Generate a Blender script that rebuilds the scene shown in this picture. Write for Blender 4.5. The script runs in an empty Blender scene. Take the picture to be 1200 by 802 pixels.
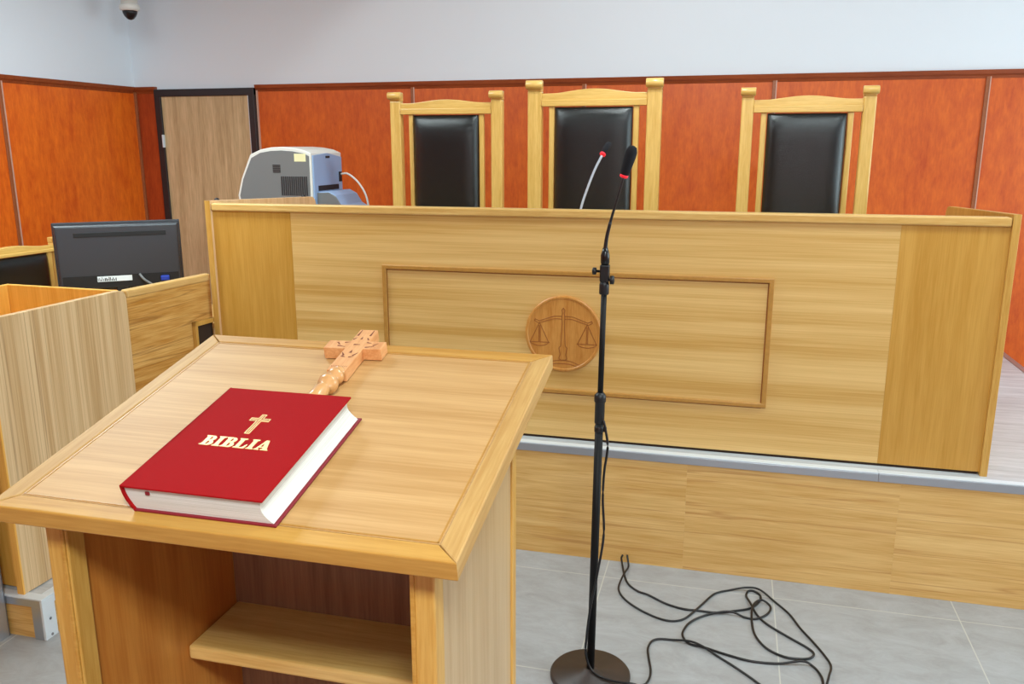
import bpy, bmesh, math, random
from mathutils import Vector, Matrix
random.seed(7)
C = bpy.context.scene.collection
PI = math.pi

# ------------------------------------------------------------------ helpers
def srgb(r, g, b):
    f = lambda c: (c/255/12.92) if c/255 <= .04045 else ((c/255+.055)/1.055)**2.4
    return (f(r), f(g), f(b), 1)

def new_mat(name):
    m = bpy.data.materials.new(name); m.use_nodes = True
    nt = m.node_tree; b = nt.nodes['Principled BSDF']
    return m, nt, b

def plain(name, col, rough=.5, metal=0, coat=0, spec=.5, emit=None, noise=0, nscale=60, bump=0, bscale=300):
    m, nt, b = new_mat(name)
    b.inputs['Base Color'].default_value = srgb(*col)
    b.inputs['Roughness'].default_value = rough
    b.inputs['Metallic'].default_value = metal
    b.inputs['Coat Weight'].default_value = coat
    b.inputs['Specular IOR Level'].default_value = spec
    tc = nt.nodes.new('ShaderNodeTexCoord')
    if noise:
        n = nt.nodes.new('ShaderNodeTexNoise'); n.inputs['Scale'].default_value = nscale; n.inputs['Detail'].default_value = 6
        r = nt.nodes.new('ShaderNodeValToRGB')
        c = srgb(*col)
        r.color_ramp.elements[0].color = tuple(x*(1-noise) for x in c[:3])+(1,); r.color_ramp.elements[0].position = .3
        r.color_ramp.elements[1].color = tuple(min(1, x*(1+noise)) for x in c[:3])+(1,); r.color_ramp.elements[1].position = .7
        nt.links.new(tc.outputs['Object'], n.inputs['Vector']); nt.links.new(n.outputs['Fac'], r.inputs['Fac'])
        nt.links.new(r.outputs['Color'], b.inputs['Base Color'])
    if bump:
        n = nt.nodes.new('ShaderNodeTexNoise'); n.inputs['Scale'].default_value = bscale; n.inputs['Detail'].default_value = 4
        bp = nt.nodes.new('ShaderNodeBump'); bp.inputs['Strength'].default_value = bump; bp.inputs['Distance'].default_value = .002
        nt.links.new(tc.outputs['Object'], n.inputs['Vector']); nt.links.new(n.outputs['Fac'], bp.inputs['Height']); nt.links.new(bp.outputs['Normal'], b.inputs['Normal'])
    if emit:
        b.inputs['Emission Color'].default_value = srgb(*emit[0]); b.inputs['Emission Strength'].default_value = emit[1]
    return m

def wood(name, dark, light, axis='X', band=14, along=.6, fine=160, rough=.42, contrast=1.0, warp=.35, coat=.0, seed=0, streak=None, spread=.22, wave=None, mottle=0):
    """grain runs along the axis; light and dark bands across it, fine fibres and pores on top"""
    m, nt, b = new_mat(name)
    N = nt.nodes.new; L = nt.links.new
    tc = N('ShaderNodeTexCoord')
    off = N('ShaderNodeMapping'); off.inputs['Location'].default_value = (seed*1.37, seed*2.11, seed*.73)
    L(tc.outputs['Object'], off.inputs['Vector'])
    def stretched(a, c, det, dist=0):
        mp = N('ShaderNodeMapping')
        s = {'X': (a, c, c), 'Y': (c, a, c), 'Z': (c, c, a)}[axis]
        mp.inputs['Scale'].default_value = s
        n = N('ShaderNodeTexNoise'); n.inputs['Scale'].default_value = 1; n.inputs['Detail'].default_value = det
        n.inputs['Distortion'].default_value = dist
        L(off.outputs['Vector'], mp.inputs['Vector']); L(mp.outputs['Vector'], n.inputs['Vector'])
        return n.outputs['Fac']
    big = stretched(along, band, 3, warp)
    mid = stretched(along*3, band*4, 3, warp*.5)
    fin = stretched(along*9, fine, 4, 0)
    def math_(op, x, y):
        k = N('ShaderNodeMath'); k.operation = op
        for i, v in enumerate((x, y)):
            if isinstance(v, (int, float)): k.inputs[i].default_value = v
            else: L(v, k.inputs[i])
        return k.outputs[0]
    s = math_('ADD', math_('MULTIPLY', big, .42), math_('ADD', math_('MULTIPLY', mid, .26), math_('MULTIPLY', fin, .32)))
    if wave:                                                     # soft broad bands repeating across the grain
        sx = N('ShaderNodeSeparateXYZ'); L(off.outputs['Vector'], sx.inputs[0])
        c_ = sx.outputs[{'X': 2, 'Y': 2, 'Z': 0}[axis]]
        wv = math_('SINE', math_('ADD', math_('MULTIPLY', c_, 2*PI/wave[0]), math_('MULTIPLY', big, 3)), 0)
        s = math_('ADD', s, math_('MULTIPLY', wv, wave[1]))
    if mottle:
        mn = N('ShaderNodeTexNoise'); mn.inputs['Scale'].default_value = 26; mn.inputs['Detail'].default_value = 6; mn.inputs['Roughness'].default_value = .7
        mp2 = N('ShaderNodeMapping'); mp2.inputs['Scale'].default_value = (1, 1, .45); L(off.outputs['Vector'], mp2.inputs['Vector']); L(mp2.outputs['Vector'], mn.inputs['Vector'])
        s = math_('ADD', s, math_('MULTIPLY', math_('SUBTRACT', mn.outputs['Fac'], .5), mottle))
    r = N('ShaderNodeValToRGB')
    r.color_ramp.elements[0].position = .5-spread/2; r.color_ramp.elements[1].position = .5+spread/2
    r.color_ramp.elements[0].color = srgb(*dark); r.color_ramp.elements[1].color = srgb(*light)
    L(s, r.inputs['Fac'])
    out = r.outputs['Color']
    if streak:                                                   # thin dark veins along the grain
        vn = stretched(along*.5, band*1.7, 2, .6)
        v = math_('ABSOLUTE', math_('SUBTRACT', vn, .5), 0)
        rr = N('ShaderNodeValToRGB'); rr.color_ramp.elements[0].position = .0; rr.color_ramp.elements[1].position = .018
        rr.color_ramp.elements[0].color = (1, 1, 1, 1); rr.color_ramp.elements[1].color = (0, 0, 0, 1)
        L(v, rr.inputs['Fac'])
        mx = N('ShaderNodeMix'); mx.data_type = 'RGBA'
        L(math_('MULTIPLY', rr.outputs['Color'], .6), mx.inputs['Factor']); L(out, mx.inputs['A']); mx.inputs['B'].default_value = srgb(*streak)
        out = mx.outputs['Result']
    L(out, b.inputs['Base Color'])
    b.inputs['Roughness'].default_value = rough; b.inputs['Coat Weight'].default_value = coat; b.inputs['Coat Roughness'].default_value = .25
    bp = N('ShaderNodeBump'); bp.inputs['Strength'].default_value = .12; bp.inputs['Distance'].default_value = .001
    L(fin, bp.inputs['Height']); L(bp.outputs['Normal'], b.inputs['Normal'])
    return m

def box(bm, x0, x1, y0, y1, z0, z1, bev=.0, seg=2):
    v = [bm.verts.new((x, y, z)) for x in (x0, x1) for y in (y0, y1) for z in (z0, z1)]
    q = [(0,1,3,2), (4,6,7,5), (0,4,5,1), (2,3,7,6), (0,2,6,4), (1,5,7,3)]
    fs = [bm.faces.new([v[i] for i in f]) for f in q]
    if bev:
        es = list({e for f in fs for e in f.edges})
        bmesh.ops.bevel(bm, geom=es, offset=bev, segments=seg, profile=.5, affect='EDGES')

def prism(bm, pts, lo, hi, plane='XZ', bev=0, seg=2, edges='all'):
    """polygon given in a plane, extruded along the remaining axis from lo to hi"""
    def P(a, b, c): return {'XZ': (a, c, b), 'XY': (a, b, c), 'YZ': (c, a, b)}[plane]
    A = [bm.verts.new(P(a, b, lo)) for a, b in pts]; B = [bm.verts.new(P(a, b, hi)) for a, b in pts]
    n = len(pts); fs = [bm.faces.new(A), bm.faces.new(B[::-1])]
    for i in range(n): fs.append(bm.faces.new([A[i], B[i], B[(i+1) % n], A[(i+1) % n]]))
    bmesh.ops.recalc_face_normals(bm, faces=fs)
    if bev:
        es = list(fs[0].edges)+list(fs[1].edges) if edges == 'rim' else list({e for f in fs for e in f.edges})
        bmesh.ops.bevel(bm, geom=es, offset=bev, segments=seg, profile=.5, affect='EDGES')

def lathe(bm, prof, axis='Z', seg=32, origin=(0, 0, 0), rot=None):
    """profile [(radius, height)], closed at both ends"""
    O = Vector(origin); M = rot or {'Z': Matrix.Identity(3), 'Y': Matrix.Rotation(-PI/2, 3, 'X'), 'X': Matrix.Rotation(PI/2, 3, 'Y')}[axis]
    rings = []
    for r, h in prof:
        rings.append([bm.verts.new(O+M @ Vector((r*math.cos(2*PI*k/seg), r*math.sin(2*PI*k/seg), h))) for k in range(seg)])
    fs = []
    for a, b in zip(rings, rings[1:]):
        for k in range(seg): fs.append(bm.faces.new([a[k], a[(k+1) % seg], b[(k+1) % seg], b[k]]))
    fs.append(bm.faces.new(rings[0][::-1])); fs.append(bm.faces.new(rings[-1]))
    for f in fs: f.smooth = True
    bmesh.ops.recalc_face_normals(bm, faces=fs)

def spline(pts, sub=6):
    pts = [Vector(p) for p in pts]; out = []
    P = [pts[0]*2-pts[1]]+pts+[pts[-1]*2-pts[-2]]
    for i in range(1, len(P)-2):
        a, b, c, d = P[i-1:i+3]
        for k in range(sub):
            t = k/sub
            out.append(.5*((2*b)+(c-a)*t+(2*a-5*b+4*c-d)*t*t+(3*b-a-3*c+d)*t**3))
    out.append(pts[-1]); return out

def tube(bm, pts, r, seg=8, sub=6):
    pp = spline(pts, sub) if sub else [Vector(p) for p in pts]
    n = len(pp); rs = r if isinstance(r, (list, tuple)) else None
    up = Vector((0, 0, 1)); rings = []
    for i, p in enumerate(pp):
        t = (pp[min(i+1, n-1)]-pp[max(i-1, 0)]).normalized()
        a = t.cross(up)
        if a.length < 1e-3: a = t.cross(Vector((1, 0, 0)))
        a.normalize(); b = a.cross(t).normalized()
        rr = r if rs is None else rs[0]+(rs[1]-rs[0])*i/(n-1)
        rings.append([bm.verts.new(p+a*rr*math.cos(2*PI*k/seg)+b*rr*math.sin(2*PI*k/seg)) for k in range(seg)])
    fs = []
    for A, B in zip(rings, rings[1:]):
        for k in range(seg): fs.append(bm.faces.new([A[k], A[(k+1) % seg], B[(k+1) % seg], B[k]]))
    fs.append(bm.faces.new(rings[0][::-1])); fs.append(bm.faces.new(rings[-1]))
    for f in fs: f.smooth = True
    bmesh.ops.recalc_face_normals(bm, faces=fs)

def obj(name, build, mat, parent=None, loc=(0, 0, 0), rot=(0, 0, 0), smooth=False):
    bm = bmesh.new(); build(bm) if callable(build) else [f(bm) for f in build]
    me = bpy.data.meshes.new(name); bm.to_mesh(me); bm.free()
    for m in (mat if isinstance(mat, list) else [mat]): me.materials.append(m)
    if smooth:
        for p in me.polygons: p.use_smooth = True
    o = bpy.data.objects.new(name, me); C.objects.link(o)
    o.location = loc; o.rotation_euler = rot
    if parent: o.parent = parent
    return o

def B(*a, **k): return lambda bm: box(bm, *a, **k)

def tag(o, label, cat, group=None):
    o['label'] = label; o['category'] = cat
    if group: o['group'] = group
    return o

def thing(name, label, cat, loc=(0, 0, 0), rot=(0, 0, 0), group=None):
    o = bpy.data.objects.new(name, None); C.objects.link(o); o.empty_display_size = .05
    o.location = loc; o.rotation_euler = rot
    return tag(o, label, cat, group)

def struct(o):
    o['kind'] = 'structure'; return o

# ------------------------------------------------------------------ materials
M = {}
M['bench_h'] = wood('oak_veneer_horizontal', (200, 154, 78), (228, 190, 122), 'X', band=11, along=.3, fine=230, rough=.42, warp=.15, seed=1, wave=(.155, .035), spread=.26)
M['bench_v'] = wood('oak_veneer_vertical', (188, 136, 50), (206, 156, 72), 'Z', band=16, along=.9, fine=260, rough=.38, warp=.5, seed=2)
M['oak_x'] = wood('oak_solid_x', (204, 158, 84), (226, 188, 116), 'X', band=40, along=2, fine=300, rough=.36, seed=3)
M['oak_z'] = wood('oak_solid_z', (190, 138, 58), (212, 166, 86), 'Z', band=40, along=2, fine=300, rough=.36, seed=4)
M['lit_in'] = wood('window_lit_veneer', (214, 168, 118), (232, 192, 146), 'Z', band=22, along=.5, fine=200, rough=.35, seed=26)  # left bench side: window light on its inner face put into the colour
M['oak_y'] = wood('oak_solid_y', (204, 160, 92), (224, 186, 124), 'Y', band=40, along=2, fine=300, rough=.36, seed=5)
M['moulding'] = plain('moulding_oak', (180, 130, 58), .4, noise=.08)
M['riser'] = wood('laminate_riser', (190, 138, 64), (222, 180, 108), 'X', band=24, along=1.6, fine=220, rough=.36, warp=1.4, seed=6, streak=(168, 112, 50))
M['top'] = wood('lectern_top_oak', (182, 136, 78), (204, 160, 104), 'X', band=22, along=.9, fine=260, rough=.52, warp=.2, seed=7)
M['rim'] = wood('lectern_rim', (178, 124, 44), (198, 148, 68), 'X', band=40, along=2, fine=260, rough=.5, seed=8)
M['rim_y'] = wood('lectern_rim_side', (180, 134, 70), (200, 158, 94), 'Y', band=40, along=2, fine=260, rough=.55, seed=9)
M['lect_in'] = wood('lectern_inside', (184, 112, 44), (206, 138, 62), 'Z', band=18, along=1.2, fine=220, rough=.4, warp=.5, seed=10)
M['lect_dark'] = wood('lectern_back_shaded', (118, 88, 66), (146, 112, 86), 'Z', band=18, along=1.2, fine=220, rough=.5, warp=.8, seed=24)  # shade inside the lectern put into a darker wood colour
M['lect_side'] = wood('lectern_side', (178, 144, 100), (196, 166, 124), 'Z', band=30, along=.8, fine=260, rough=.32, seed=11)
M['pale'] = wood('pale_zebra_oak', (192, 156, 108), (222, 192, 148), 'Z', band=22, along=.25, fine=200, rough=.4, warp=.1, seed=12, streak=(146, 108, 66), spread=.16)
M['grain_y'] = wood('figured_oak', (184, 126, 52), (222, 176, 104), 'Y', band=13, along=1.1, fine=180, rough=.3, warp=.7, seed=13, streak=(140, 90, 40), spread=.2)
M['yellow'] = wood('honey_oak', (220, 158, 62), (238, 182, 88), 'Z', band=20, along=.8, fine=260, rough=.45, seed=14)
M['chair'] = wood('chair_beech', (200, 158, 78), (222, 184, 106), 'Z', band=30, along=2, fine=220, rough=.3, coat=.3, seed=15)
M['chair_x'] = wood('chair_beech_rail', (200, 158, 78), (222, 184, 106), 'X', band=30, along=2, fine=220, rough=.3, coat=.3, seed=16)
M['red_z'] = wood('cherry_panel', (176, 62, 16), (208, 92, 30), 'Z', band=12, along=2.2, fine=140, rough=.42, warp=1.0, seed=17, spread=.3)
M['rail'] = wood('cherry_rail', (128, 56, 24), (156, 74, 34), 'X', band=30, along=2, fine=160, rough=.35, seed=18)
M['strip'] = plain('panel_cover_strip', (150, 84, 48), .35, noise=.1)
M['strip_pale'] = plain('pale_pink_strip', (205, 160, 140), .3)  # pale pinkish edge line of the cover strips
M['door'] = wood('door_veneer', (176, 146, 104), (214, 184, 140), 'Z', band=24, along=1.2, fine=150, rough=.5, warp=.4, seed=19, spread=.26)
M['black_paint'] = plain('black_frame_paint', (38, 34, 36), .4)
M['alu'] = plain('brushed_aluminium', (178, 184, 192), .32, metal=.75)
M['alu_pale'] = plain('pale_edge_profile', (214, 222, 228), .35, metal=.1)
M['white_plastic'] = plain('white_plastic', (222, 220, 212), .4)
M['leather'] = plain('black_leather', (10, 17, 19), .2, spec=.6, bump=.5, bscale=420)
M['monitor_black'] = plain('monitor_housing', (52, 55, 60), .34, bump=.2, bscale=600)
M['deep_black'] = plain('deep_black', (4, 4, 5), .6)
M['black'] = plain('black_plastic', (22, 23, 26), .42, bump=.2, bscale=600)
M['black_gloss'] = plain('black_coated_steel', (16, 16, 18), .28)
M['pole_black'] = plain('pole_black', (9, 9, 10), .55, spec=.3)
M['base_iron'] = plain('cast_iron_base', (52, 42, 38), .42, noise=.15, nscale=40)
M['rubber'] = plain('black_cable_rubber', (20, 20, 22), .4)
M['grey_plastic'] = plain('dark_grey_plastic', (114, 116, 116), .5, bump=.2, bscale=700)
M['vent'] = plain('vent_black', (44, 44, 46), .5)
M['blue_plastic'] = plain('blue_grey_plastic', (142, 168, 204), .4)
M['foam'] = plain('mic_foam', (14, 16, 24), .95, bump=1, bscale=900)
M['red_ring'] = plain('red_ring', (225, 28, 48), .4, emit=((255, 30, 50), .35))
M['chrome'] = plain('chrome_gooseneck', (196, 208, 226), .25, metal=.15)
M['blue_plug'] = plain('blue_plug', (30, 60, 170), .4)
M['label_white'] = plain('paper_label', (225, 235, 240), .6)
M['label_yellow'] = plain('cream_label', (232, 228, 178), .6)
M['ink'] = plain('print_ink', (20, 22, 26), .6)
M['bible_red'] = plain('red_bookcloth', (162, 6, 13), .75, spec=.15, noise=.12, nscale=900, bump=.5, bscale=1500)
M['bible_in'] = plain('dark_red_edge', (128, 18, 34), .55)
M['gold'] = plain('gold_foil', (236, 208, 140), .4, metal=.1)
M['cross'] = wood('carved_pear_wood', (208, 140, 84), (228, 168, 112), 'Y', band=60, along=6, fine=300, rough=.45, seed=20)
M['cross_side'] = plain('turned_light_wood', (214, 158, 100), .3, coat=.3, noise=.06, nscale=80)
M['carve'] = plain('carved_lines', (120, 52, 26), .7)
M['medal'] = wood('medallion_wood', (184, 118, 44), (206, 146, 70), 'Z', band=30, along=3, fine=200, rough=.42, seed=21)
M['medal_line'] = plain('engraved_and_shadow_line', (146, 84, 26), .5)
M['gap'] = plain('shadow_gap', (50, 32, 16), .8)
M['screw'] = plain('screw_head', (120, 122, 126), .3, metal=.8)

def pages_mat():
    m, nt, b = new_mat('book_pages')
    tc = nt.nodes.new('ShaderNodeTexCoord'); mp = nt.nodes.new('ShaderNodeMapping'); mp.inputs['Scale'].default_value = (1.5, 1.5, 900)
    n = nt.nodes.new('ShaderNodeTexNoise'); n.inputs['Scale'].default_value = 3; n.inputs['Detail'].default_value = 3
    r = nt.nodes.new('ShaderNodeValToRGB'); r.color_ramp.elements[0].color = srgb(178, 178, 164); r.color_ramp.elements[1].color = srgb(226, 225, 220)
    r.color_ramp.elements[0].position = .3; r.color_ramp.elements[1].position = .6
    nt.links.new(tc.outputs['Object'], mp.inputs['Vector']); nt.links.new(mp.outputs['Vector'], n.inputs['Vector'])
    nt.links.new(n.outputs['Fac'], r.inputs['Fac']); nt.links.new(r.outputs['Color'], b.inputs['Base Color']); b.inputs['Roughness'].default_value = .7
    return m
M['pages'] = pages_mat()

def tile_mat():
    m, nt, b = new_mat('grey_stone_tiles'); N = nt.nodes.new; L = nt.links.new
    tc = N('ShaderNodeTexCoord')
    sp = N('ShaderNodeSeparateXYZ'); L(tc.outputs['Object'], sp.inputs[0])
    def ma(op, x, y=0):
        k = N('ShaderNodeMath'); k.operation = op
        for i, v in enumerate((x, y)):
            if isinstance(v, (int, float)): k.inputs[i].default_value = v
            else: L(v, k.inputs[i])
        return k.outputs[0]
    def line(c, o, p):
        f = ma('FRACT', ma('DIVIDE', ma('SUBTRACT', c, o), p))
        d = ma('MINIMUM', f, ma('SUBTRACT', 1, f))
        return ma('LESS_THAN', d, .0022/p)
    g = ma('MAXIMUM', line(sp.outputs[0], -.43, .672), line(sp.outputs[1], -.222, .684))
    n1 = N('ShaderNodeTexNoise'); n1.inputs['Scale'].default_value = 5; n1.inputs['Detail'].default_value = 10; n1.inputs['Roughness'].default_value = .78; n1.inputs['Distortion'].default_value = .6
    mp = N('ShaderNodeMapping'); mp.inputs['Rotation'].default_value = (0, 0, 1.2); mp.inputs['Scale'].default_value = (1, 2.2, 1)
    L(tc.outputs['Object'], mp.inputs['Vector']); L(mp.outputs['Vector'], n1.inputs['Vector'])
    r = N('ShaderNodeValToRGB'); r.color_ramp.elements[0].color = srgb(142, 141, 140); r.color_ramp.elements[1].color = srgb(164, 165, 167)
    r.color_ramp.elements[0].position = .32; r.color_ramp.elements[1].position = .66
    L(n1.outputs['Fac'], r.inputs['Fac'])
    mx = N('ShaderNodeMix'); mx.data_type = 'RGBA'; L(g, mx.inputs['Factor']); L(r.outputs['Color'], mx.inputs['A']); mx.inputs['B'].default_value = srgb(184, 182, 174)
    L(mx.outputs['Result'], b.inputs['Base Color']); b.inputs['Roughness'].default_value = .38
    return m
M['tiles'] = tile_mat()
M['laminate'] = wood('bluish_sheen_laminate', (176, 180, 184), (204, 208, 212), 'X', band=20, along=1.5, fine=160, rough=.25, warp=.6, seed=22)  # whitish planks, bluish reflection put into the colour

def wall_mat(name, col):
    m, nt, b = new_mat(name); N = nt.nodes.new; L = nt.links.new
    tc = N('ShaderNodeTexCoord'); n = N('ShaderNodeTexNoise'); n.inputs['Scale'].default_value = 120; n.inputs['Detail'].default_value = 4
    bp = N('ShaderNodeBump'); bp.inputs['Strength'].default_value = .15; bp.inputs['Distance'].default_value = .002
    L(tc.outputs['Object'], n.inputs['Vector']); L(n.outputs['Fac'], bp.inputs['Height']); L(bp.outputs['Normal'], b.inputs['Normal'])
    b.inputs['Base Color'].default_value = srgb(*col); b.inputs['Roughness'].default_value = .9
    return m
M['wall'] = wall_mat('white_wall_paint', (226, 231, 237))
M['ceil'] = wall_mat('ceiling_paint', (225, 225, 222))

# ------------------------------------------------------------------ room
YB, XL, XR, ZT, ZC = 2.67, -4.702, 4.2, 2.2, 3.35
YF = -5.6                                            # rear end of the room behind the camera
floor = struct(obj('floor', B(XL-.1, XR+.1, YF-.1, YB+.1, -.1, 0), M['tiles']))
ceiling = struct(obj('ceiling', B(XL-.1, XR+.1, YF-.1, YB+.1, ZC, ZC+.1), M['ceil']))
wb = struct(obj('wall_back', B(XL-.1, XR+.1, YB, YB+.1, 0, ZC), M['wall']))
wr = struct(obj('wall_right', B(XR, XR+.1, YF-.1, YB+.1, 0, ZC), M['wall']))
obj('wood_panel', B(XR-.012, XR, YF, YB-.04, 0, .85), M['red_z'], wr)
wf = struct(obj('wall_front', B(XL-.1, XR+.1, YF-.1, YF, 0, ZC), M['wall']))
obj('wood_panel', B(XL+.04, XR-.04, YF, YF+.012, 0, ZT-.04), M['red_z'], wf)
wl = struct(obj('wall_left', B(XL-.1, XL, YF-.1, YB, 0, ZC), M['wall']))

# cherry panelling of the back wall: one panel between each pair of cover strips
DX0, DX1, DZ = -4.49, -3.605, 2.178                  # outside of the door frame
seams = [-2.321, -1.048, .222, 1.497, 2.77]
edges = [-3.59]+seams+[XR]
for i, (a, b) in enumerate(zip(edges, edges[1:])):
    obj('wood_panel', B(a, b, YB-.012, YB, 0, ZT-.04), wood('cherry_panel_back', (188, 70, 12), (224, 106, 26), 'Z', band=9, along=2.2, fine=120, rough=.42, warp=1.0, seed=30+i*3, spread=.42, mottle=.55), wb)
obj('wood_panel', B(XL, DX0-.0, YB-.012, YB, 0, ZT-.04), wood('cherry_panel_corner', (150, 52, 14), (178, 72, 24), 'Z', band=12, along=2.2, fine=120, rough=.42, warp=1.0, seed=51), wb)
for x in seams:
    o = obj('cover_strip', B(x-.012, x+.012, YB-.022, YB-.012, 0, ZT-.04, bev=.002), M['strip'], wb)
    obj('strip_edge', B(x+.010, x+.016, YB-.024, YB-.012, 0, ZT-.04), M['strip_pale'], o)
obj('cover_strip', B(-3.602, -3.588, YB-.022, YB-.012, 0, ZT-.04), M['strip_pale'], wb)
obj('cover_strip', B(XL, XL+.03, YB-.03, YB-.012, 0, ZT-.04, bev=.003), M['strip'], wb)
def rail_b(x0, x1):
    return lambda bm: prism(bm, [(YB-.035, ZT), (YB, ZT), (YB, ZT-.05), (YB-.014, ZT-.05), (YB-.02, ZT-.035), (YB-.03, ZT-.025)], x0, x1, 'YZ')
obj('top_rail', rail_b(DX1, XR), M['rail'], wb)
obj('top_rail', rail_b(XL, DX0), M['rail'], wb)

# cherry panelling of the left wall
lseams = [1.33, .06, -1.21, -2.48, -3.75, -5.02]
ed = [YB]+lseams+[YF]
for i, (b, a) in enumerate(zip(ed, ed[1:])):
    obj('wood_panel', B(XL, XL+.012, a, b, 0, ZT-.04), wood('cherry_panel_left', (206, 78, 8), (244, 122, 26), 'Z', band=8, along=2.0, fine=120, rough=.45, warp=1.0, seed=60+i*3, spread=.42, mottle=.55), wl)
for y in lseams:
    o = obj('cover_strip', B(XL+.012, XL+.022, y-.014, y+.014, 0, ZT-.04, bev=.002), M['strip'], wl)
    obj('strip_edge', B(XL+.012, XL+.026, y+.008, y+.016, 0, ZT-.04), M['strip_pale'], o)
obj('top_rail', lambda bm: prism(bm, [(XL+.035, ZT), (XL, ZT), (XL, ZT-.05), (XL+.014, ZT-.05), (XL+.02, ZT-.035), (XL+.03, ZT-.025)], YF, YB-.04, 'XZ'), M['rail'], wl)

# door in the back wall
dr = struct(obj('door_1', B(DX0+.055, DX1-.058, YB-.035, YB-.005, 0, DZ-.055, bev=.002), M['door']))
fr = obj('door_frame', [B(DX0, DX0+.055, YB-.05, YB, 0, DZ, bev=.004), B(DX1-.05, DX1, YB-.05, YB, 0, DZ, bev=.004), B(DX0, DX1, YB-.0502, YB, DZ-.055, DZ+.0, bev=.004)], M['black_paint'], dr)
obj('door_edge', B(DX1-.06, DX1-.05, YB-.04, YB-.004, 0, DZ-.055), M['alu_pale'], dr)
for z in (1.78, .25): obj('hinge', B(DX0+.047, DX0+.06, YB-.062, YB-.035, z-.05, z+.05, bev=.004), M['alu_pale'], dr)
obj('door_handle', [lambda bm: lathe(bm, [(.024, 0), (.024, .008)], 'Y', 20, (DX1-.13, YB-.043, 1.02)),
                    lambda bm: tube(bm, [(DX1-.13, YB-.04, 1.02), (DX1-.13, YB-.08, 1.02), (DX1-.15, YB-.085, 1.02), (DX1-.25, YB-.085, 1.02)], .009, 10)], M['alu'], dr)

# ------------------------------------------------------------------ raised platform under the judges
H, PF, PL, PR = .505, -.074, -2.335, 1.655
plat = struct(obj('platform', B(PL, PR, -.03, YB-.03, 0, H-.012), M['gap']))
obj('platform_floor', B(PL, PR-.03, PF+.026, YB-.03, H-.012, H), M['laminate'], plat)
splits = [PL, -.12, .69, PR]
for i, (a, b) in enumerate(zip(splits, splits[1:])):
    mt = wood('laminate_riser', (202, 152, 76), (234, 196, 128), 'X', band=13, along=.8, fine=240, rough=.36, warp=1.5, seed=80+7*i, streak=(186, 130, 68), spread=.3)
    obj('riser_board', B(a+.0001, b-.0001, PF, -.03, 0, H-.03), mt, plat)
for a, b in ((PL, .605), (.606, PR)):
    e = obj('edge_profile', B(a, b, PF-.006, PF+.027, H-.003, H+.003, bev=.0015), M['alu_pale'], plat)
    obj('profile_face', B(a, b, PF-.008, PF-.001, H-.034, H-.003, bev=.001), M['alu'], e)
obj('edge_profile', [B(PR-.03, PR+.006, PF+.02, YB-.03, H-.003, H+.003, bev=.0015), B(PR, PR+.008, PF, YB-.03, H-.034, H-.002)], M['alu'], plat)
obj('end_board', B(PR-.002, PR+.004, PF, YB-.03, 0, H-.034), M['riser'], plat)

# low platform on the left with aluminium corner angle
lx, ly, lh = -2.337, -1.18, .158
lowp = struct(obj('low_platform', B(-4.69, lx-.004, ly+.006, .95, 0, lh-.0005), M['laminate']))
obj('edge_profile', B(-4.69, lx+.027, ly-.006, ly+.032, lh-.003, lh+.003, bev=.001), M['alu_pale'], lowp)
obj('edge_profile', B(lx-.008, lx+.027, ly+.032, PF-.01, lh-.003, lh+.003, bev=.001), M['alu_pale'], lowp)
obj('profile_face', B(-4.69, lx+.026, ly-.006, ly+.004, lh-.03, lh-.0032), M['alu'], lowp)
obj('profile_face', B(lx+.010, lx+.0265, ly+.0, PF-.01, lh-.03, lh-.0032), M['alu_pale'], lowp)
obj('low_riser', [B(-4.69, lx, ly, ly+.006, 0, lh-.03), B(lx-.004, lx+.02, ly+.004, PF-.01, 0, lh-.03)], M['riser'], lowp)
ca = obj('corner_angle', [B(lx-.022, lx+.026, ly-.006, ly, 0, lh-.03, bev=.001)], M['alu'], lowp)
cb = obj('corner_angle', [B(lx+.018, lx+.028, ly-.0065, ly+.05, 0, lh-.0035, bev=.001)], M['alu_pale'], lowp)
for z in (.075, .012): obj('screw', lambda bm, z=z: lathe(bm, [(.005, 0), (.005, .002), (.002, .003)], 'X', 12, (lx+.028, ly+.022, z)), M['screw'], cb)

# ------------------------------------------------------------------ judges' bench
BL, BR, ZB = -2.311, 1.0, H+.95
BT = ZB+.042
bench = thing('judge_bench', 'long oak veneered judges bench with scales of justice medallion, standing on the raised platform', 'bench', (0, 0, H))
def bobj(name, f, mat, parent=bench): return obj(name, f, mat, parent)
h = .95
bobj('front_panel', B(-1.8945, .6095, 0, .025, .012, h), M['bench_h'])
bobj('front_panel', B(BL+.026, -1.895, 0, .025, .012, h), M['bench_v'])
bobj('front_panel', B(.6098, BR-.026, 0, .025, .012, h), M['bench_v'])
bobj('shadow_plinth', B(BL+.03, BR-.03, .006, .022, 0, .014), M['gap'])
bobj('top_cap', B(BL+.0265, BR-.0265, -.014, .045, h, h+.034, bev=.007, seg=3), M['oak_x'])
def side(x0, x1):
    zt = h+.046; zr = zt-.036; q = .05                  # the sides fall slightly towards the judges
    pts = [(-.016, 0), (1.0, 0)]+[(1.0-q+q*math.cos(a), zr-q+q*math.sin(a)) for a in (0, PI*.1, PI*.2, PI*.3, PI*.4, PI*.5)]+[(-.016, zt)]
    return lambda bm: prism(bm, pts, x0, x1, 'YZ', bev=.002, edges='rim')
bobj('side_panel', side(BL, BL+.026), M['lit_in'])
bobj('edge_band', B(BL-.0004, BL+.0262, -.0175, -.0155, 0, h+.046), M['oak_z'])
for y in (.10, .93): bobj('rubber_stop', lambda bm, y=y: lathe(bm, [(.004, -.014), (.011, -.010), (.013, 0), (.011, .008), (.004, .012)], 'Z', 20, (BL-.013, y, h+.043-.036*y)), M['rubber'])
bobj('side_panel', side(BR-.026, BR), M['oak_z'])
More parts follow.
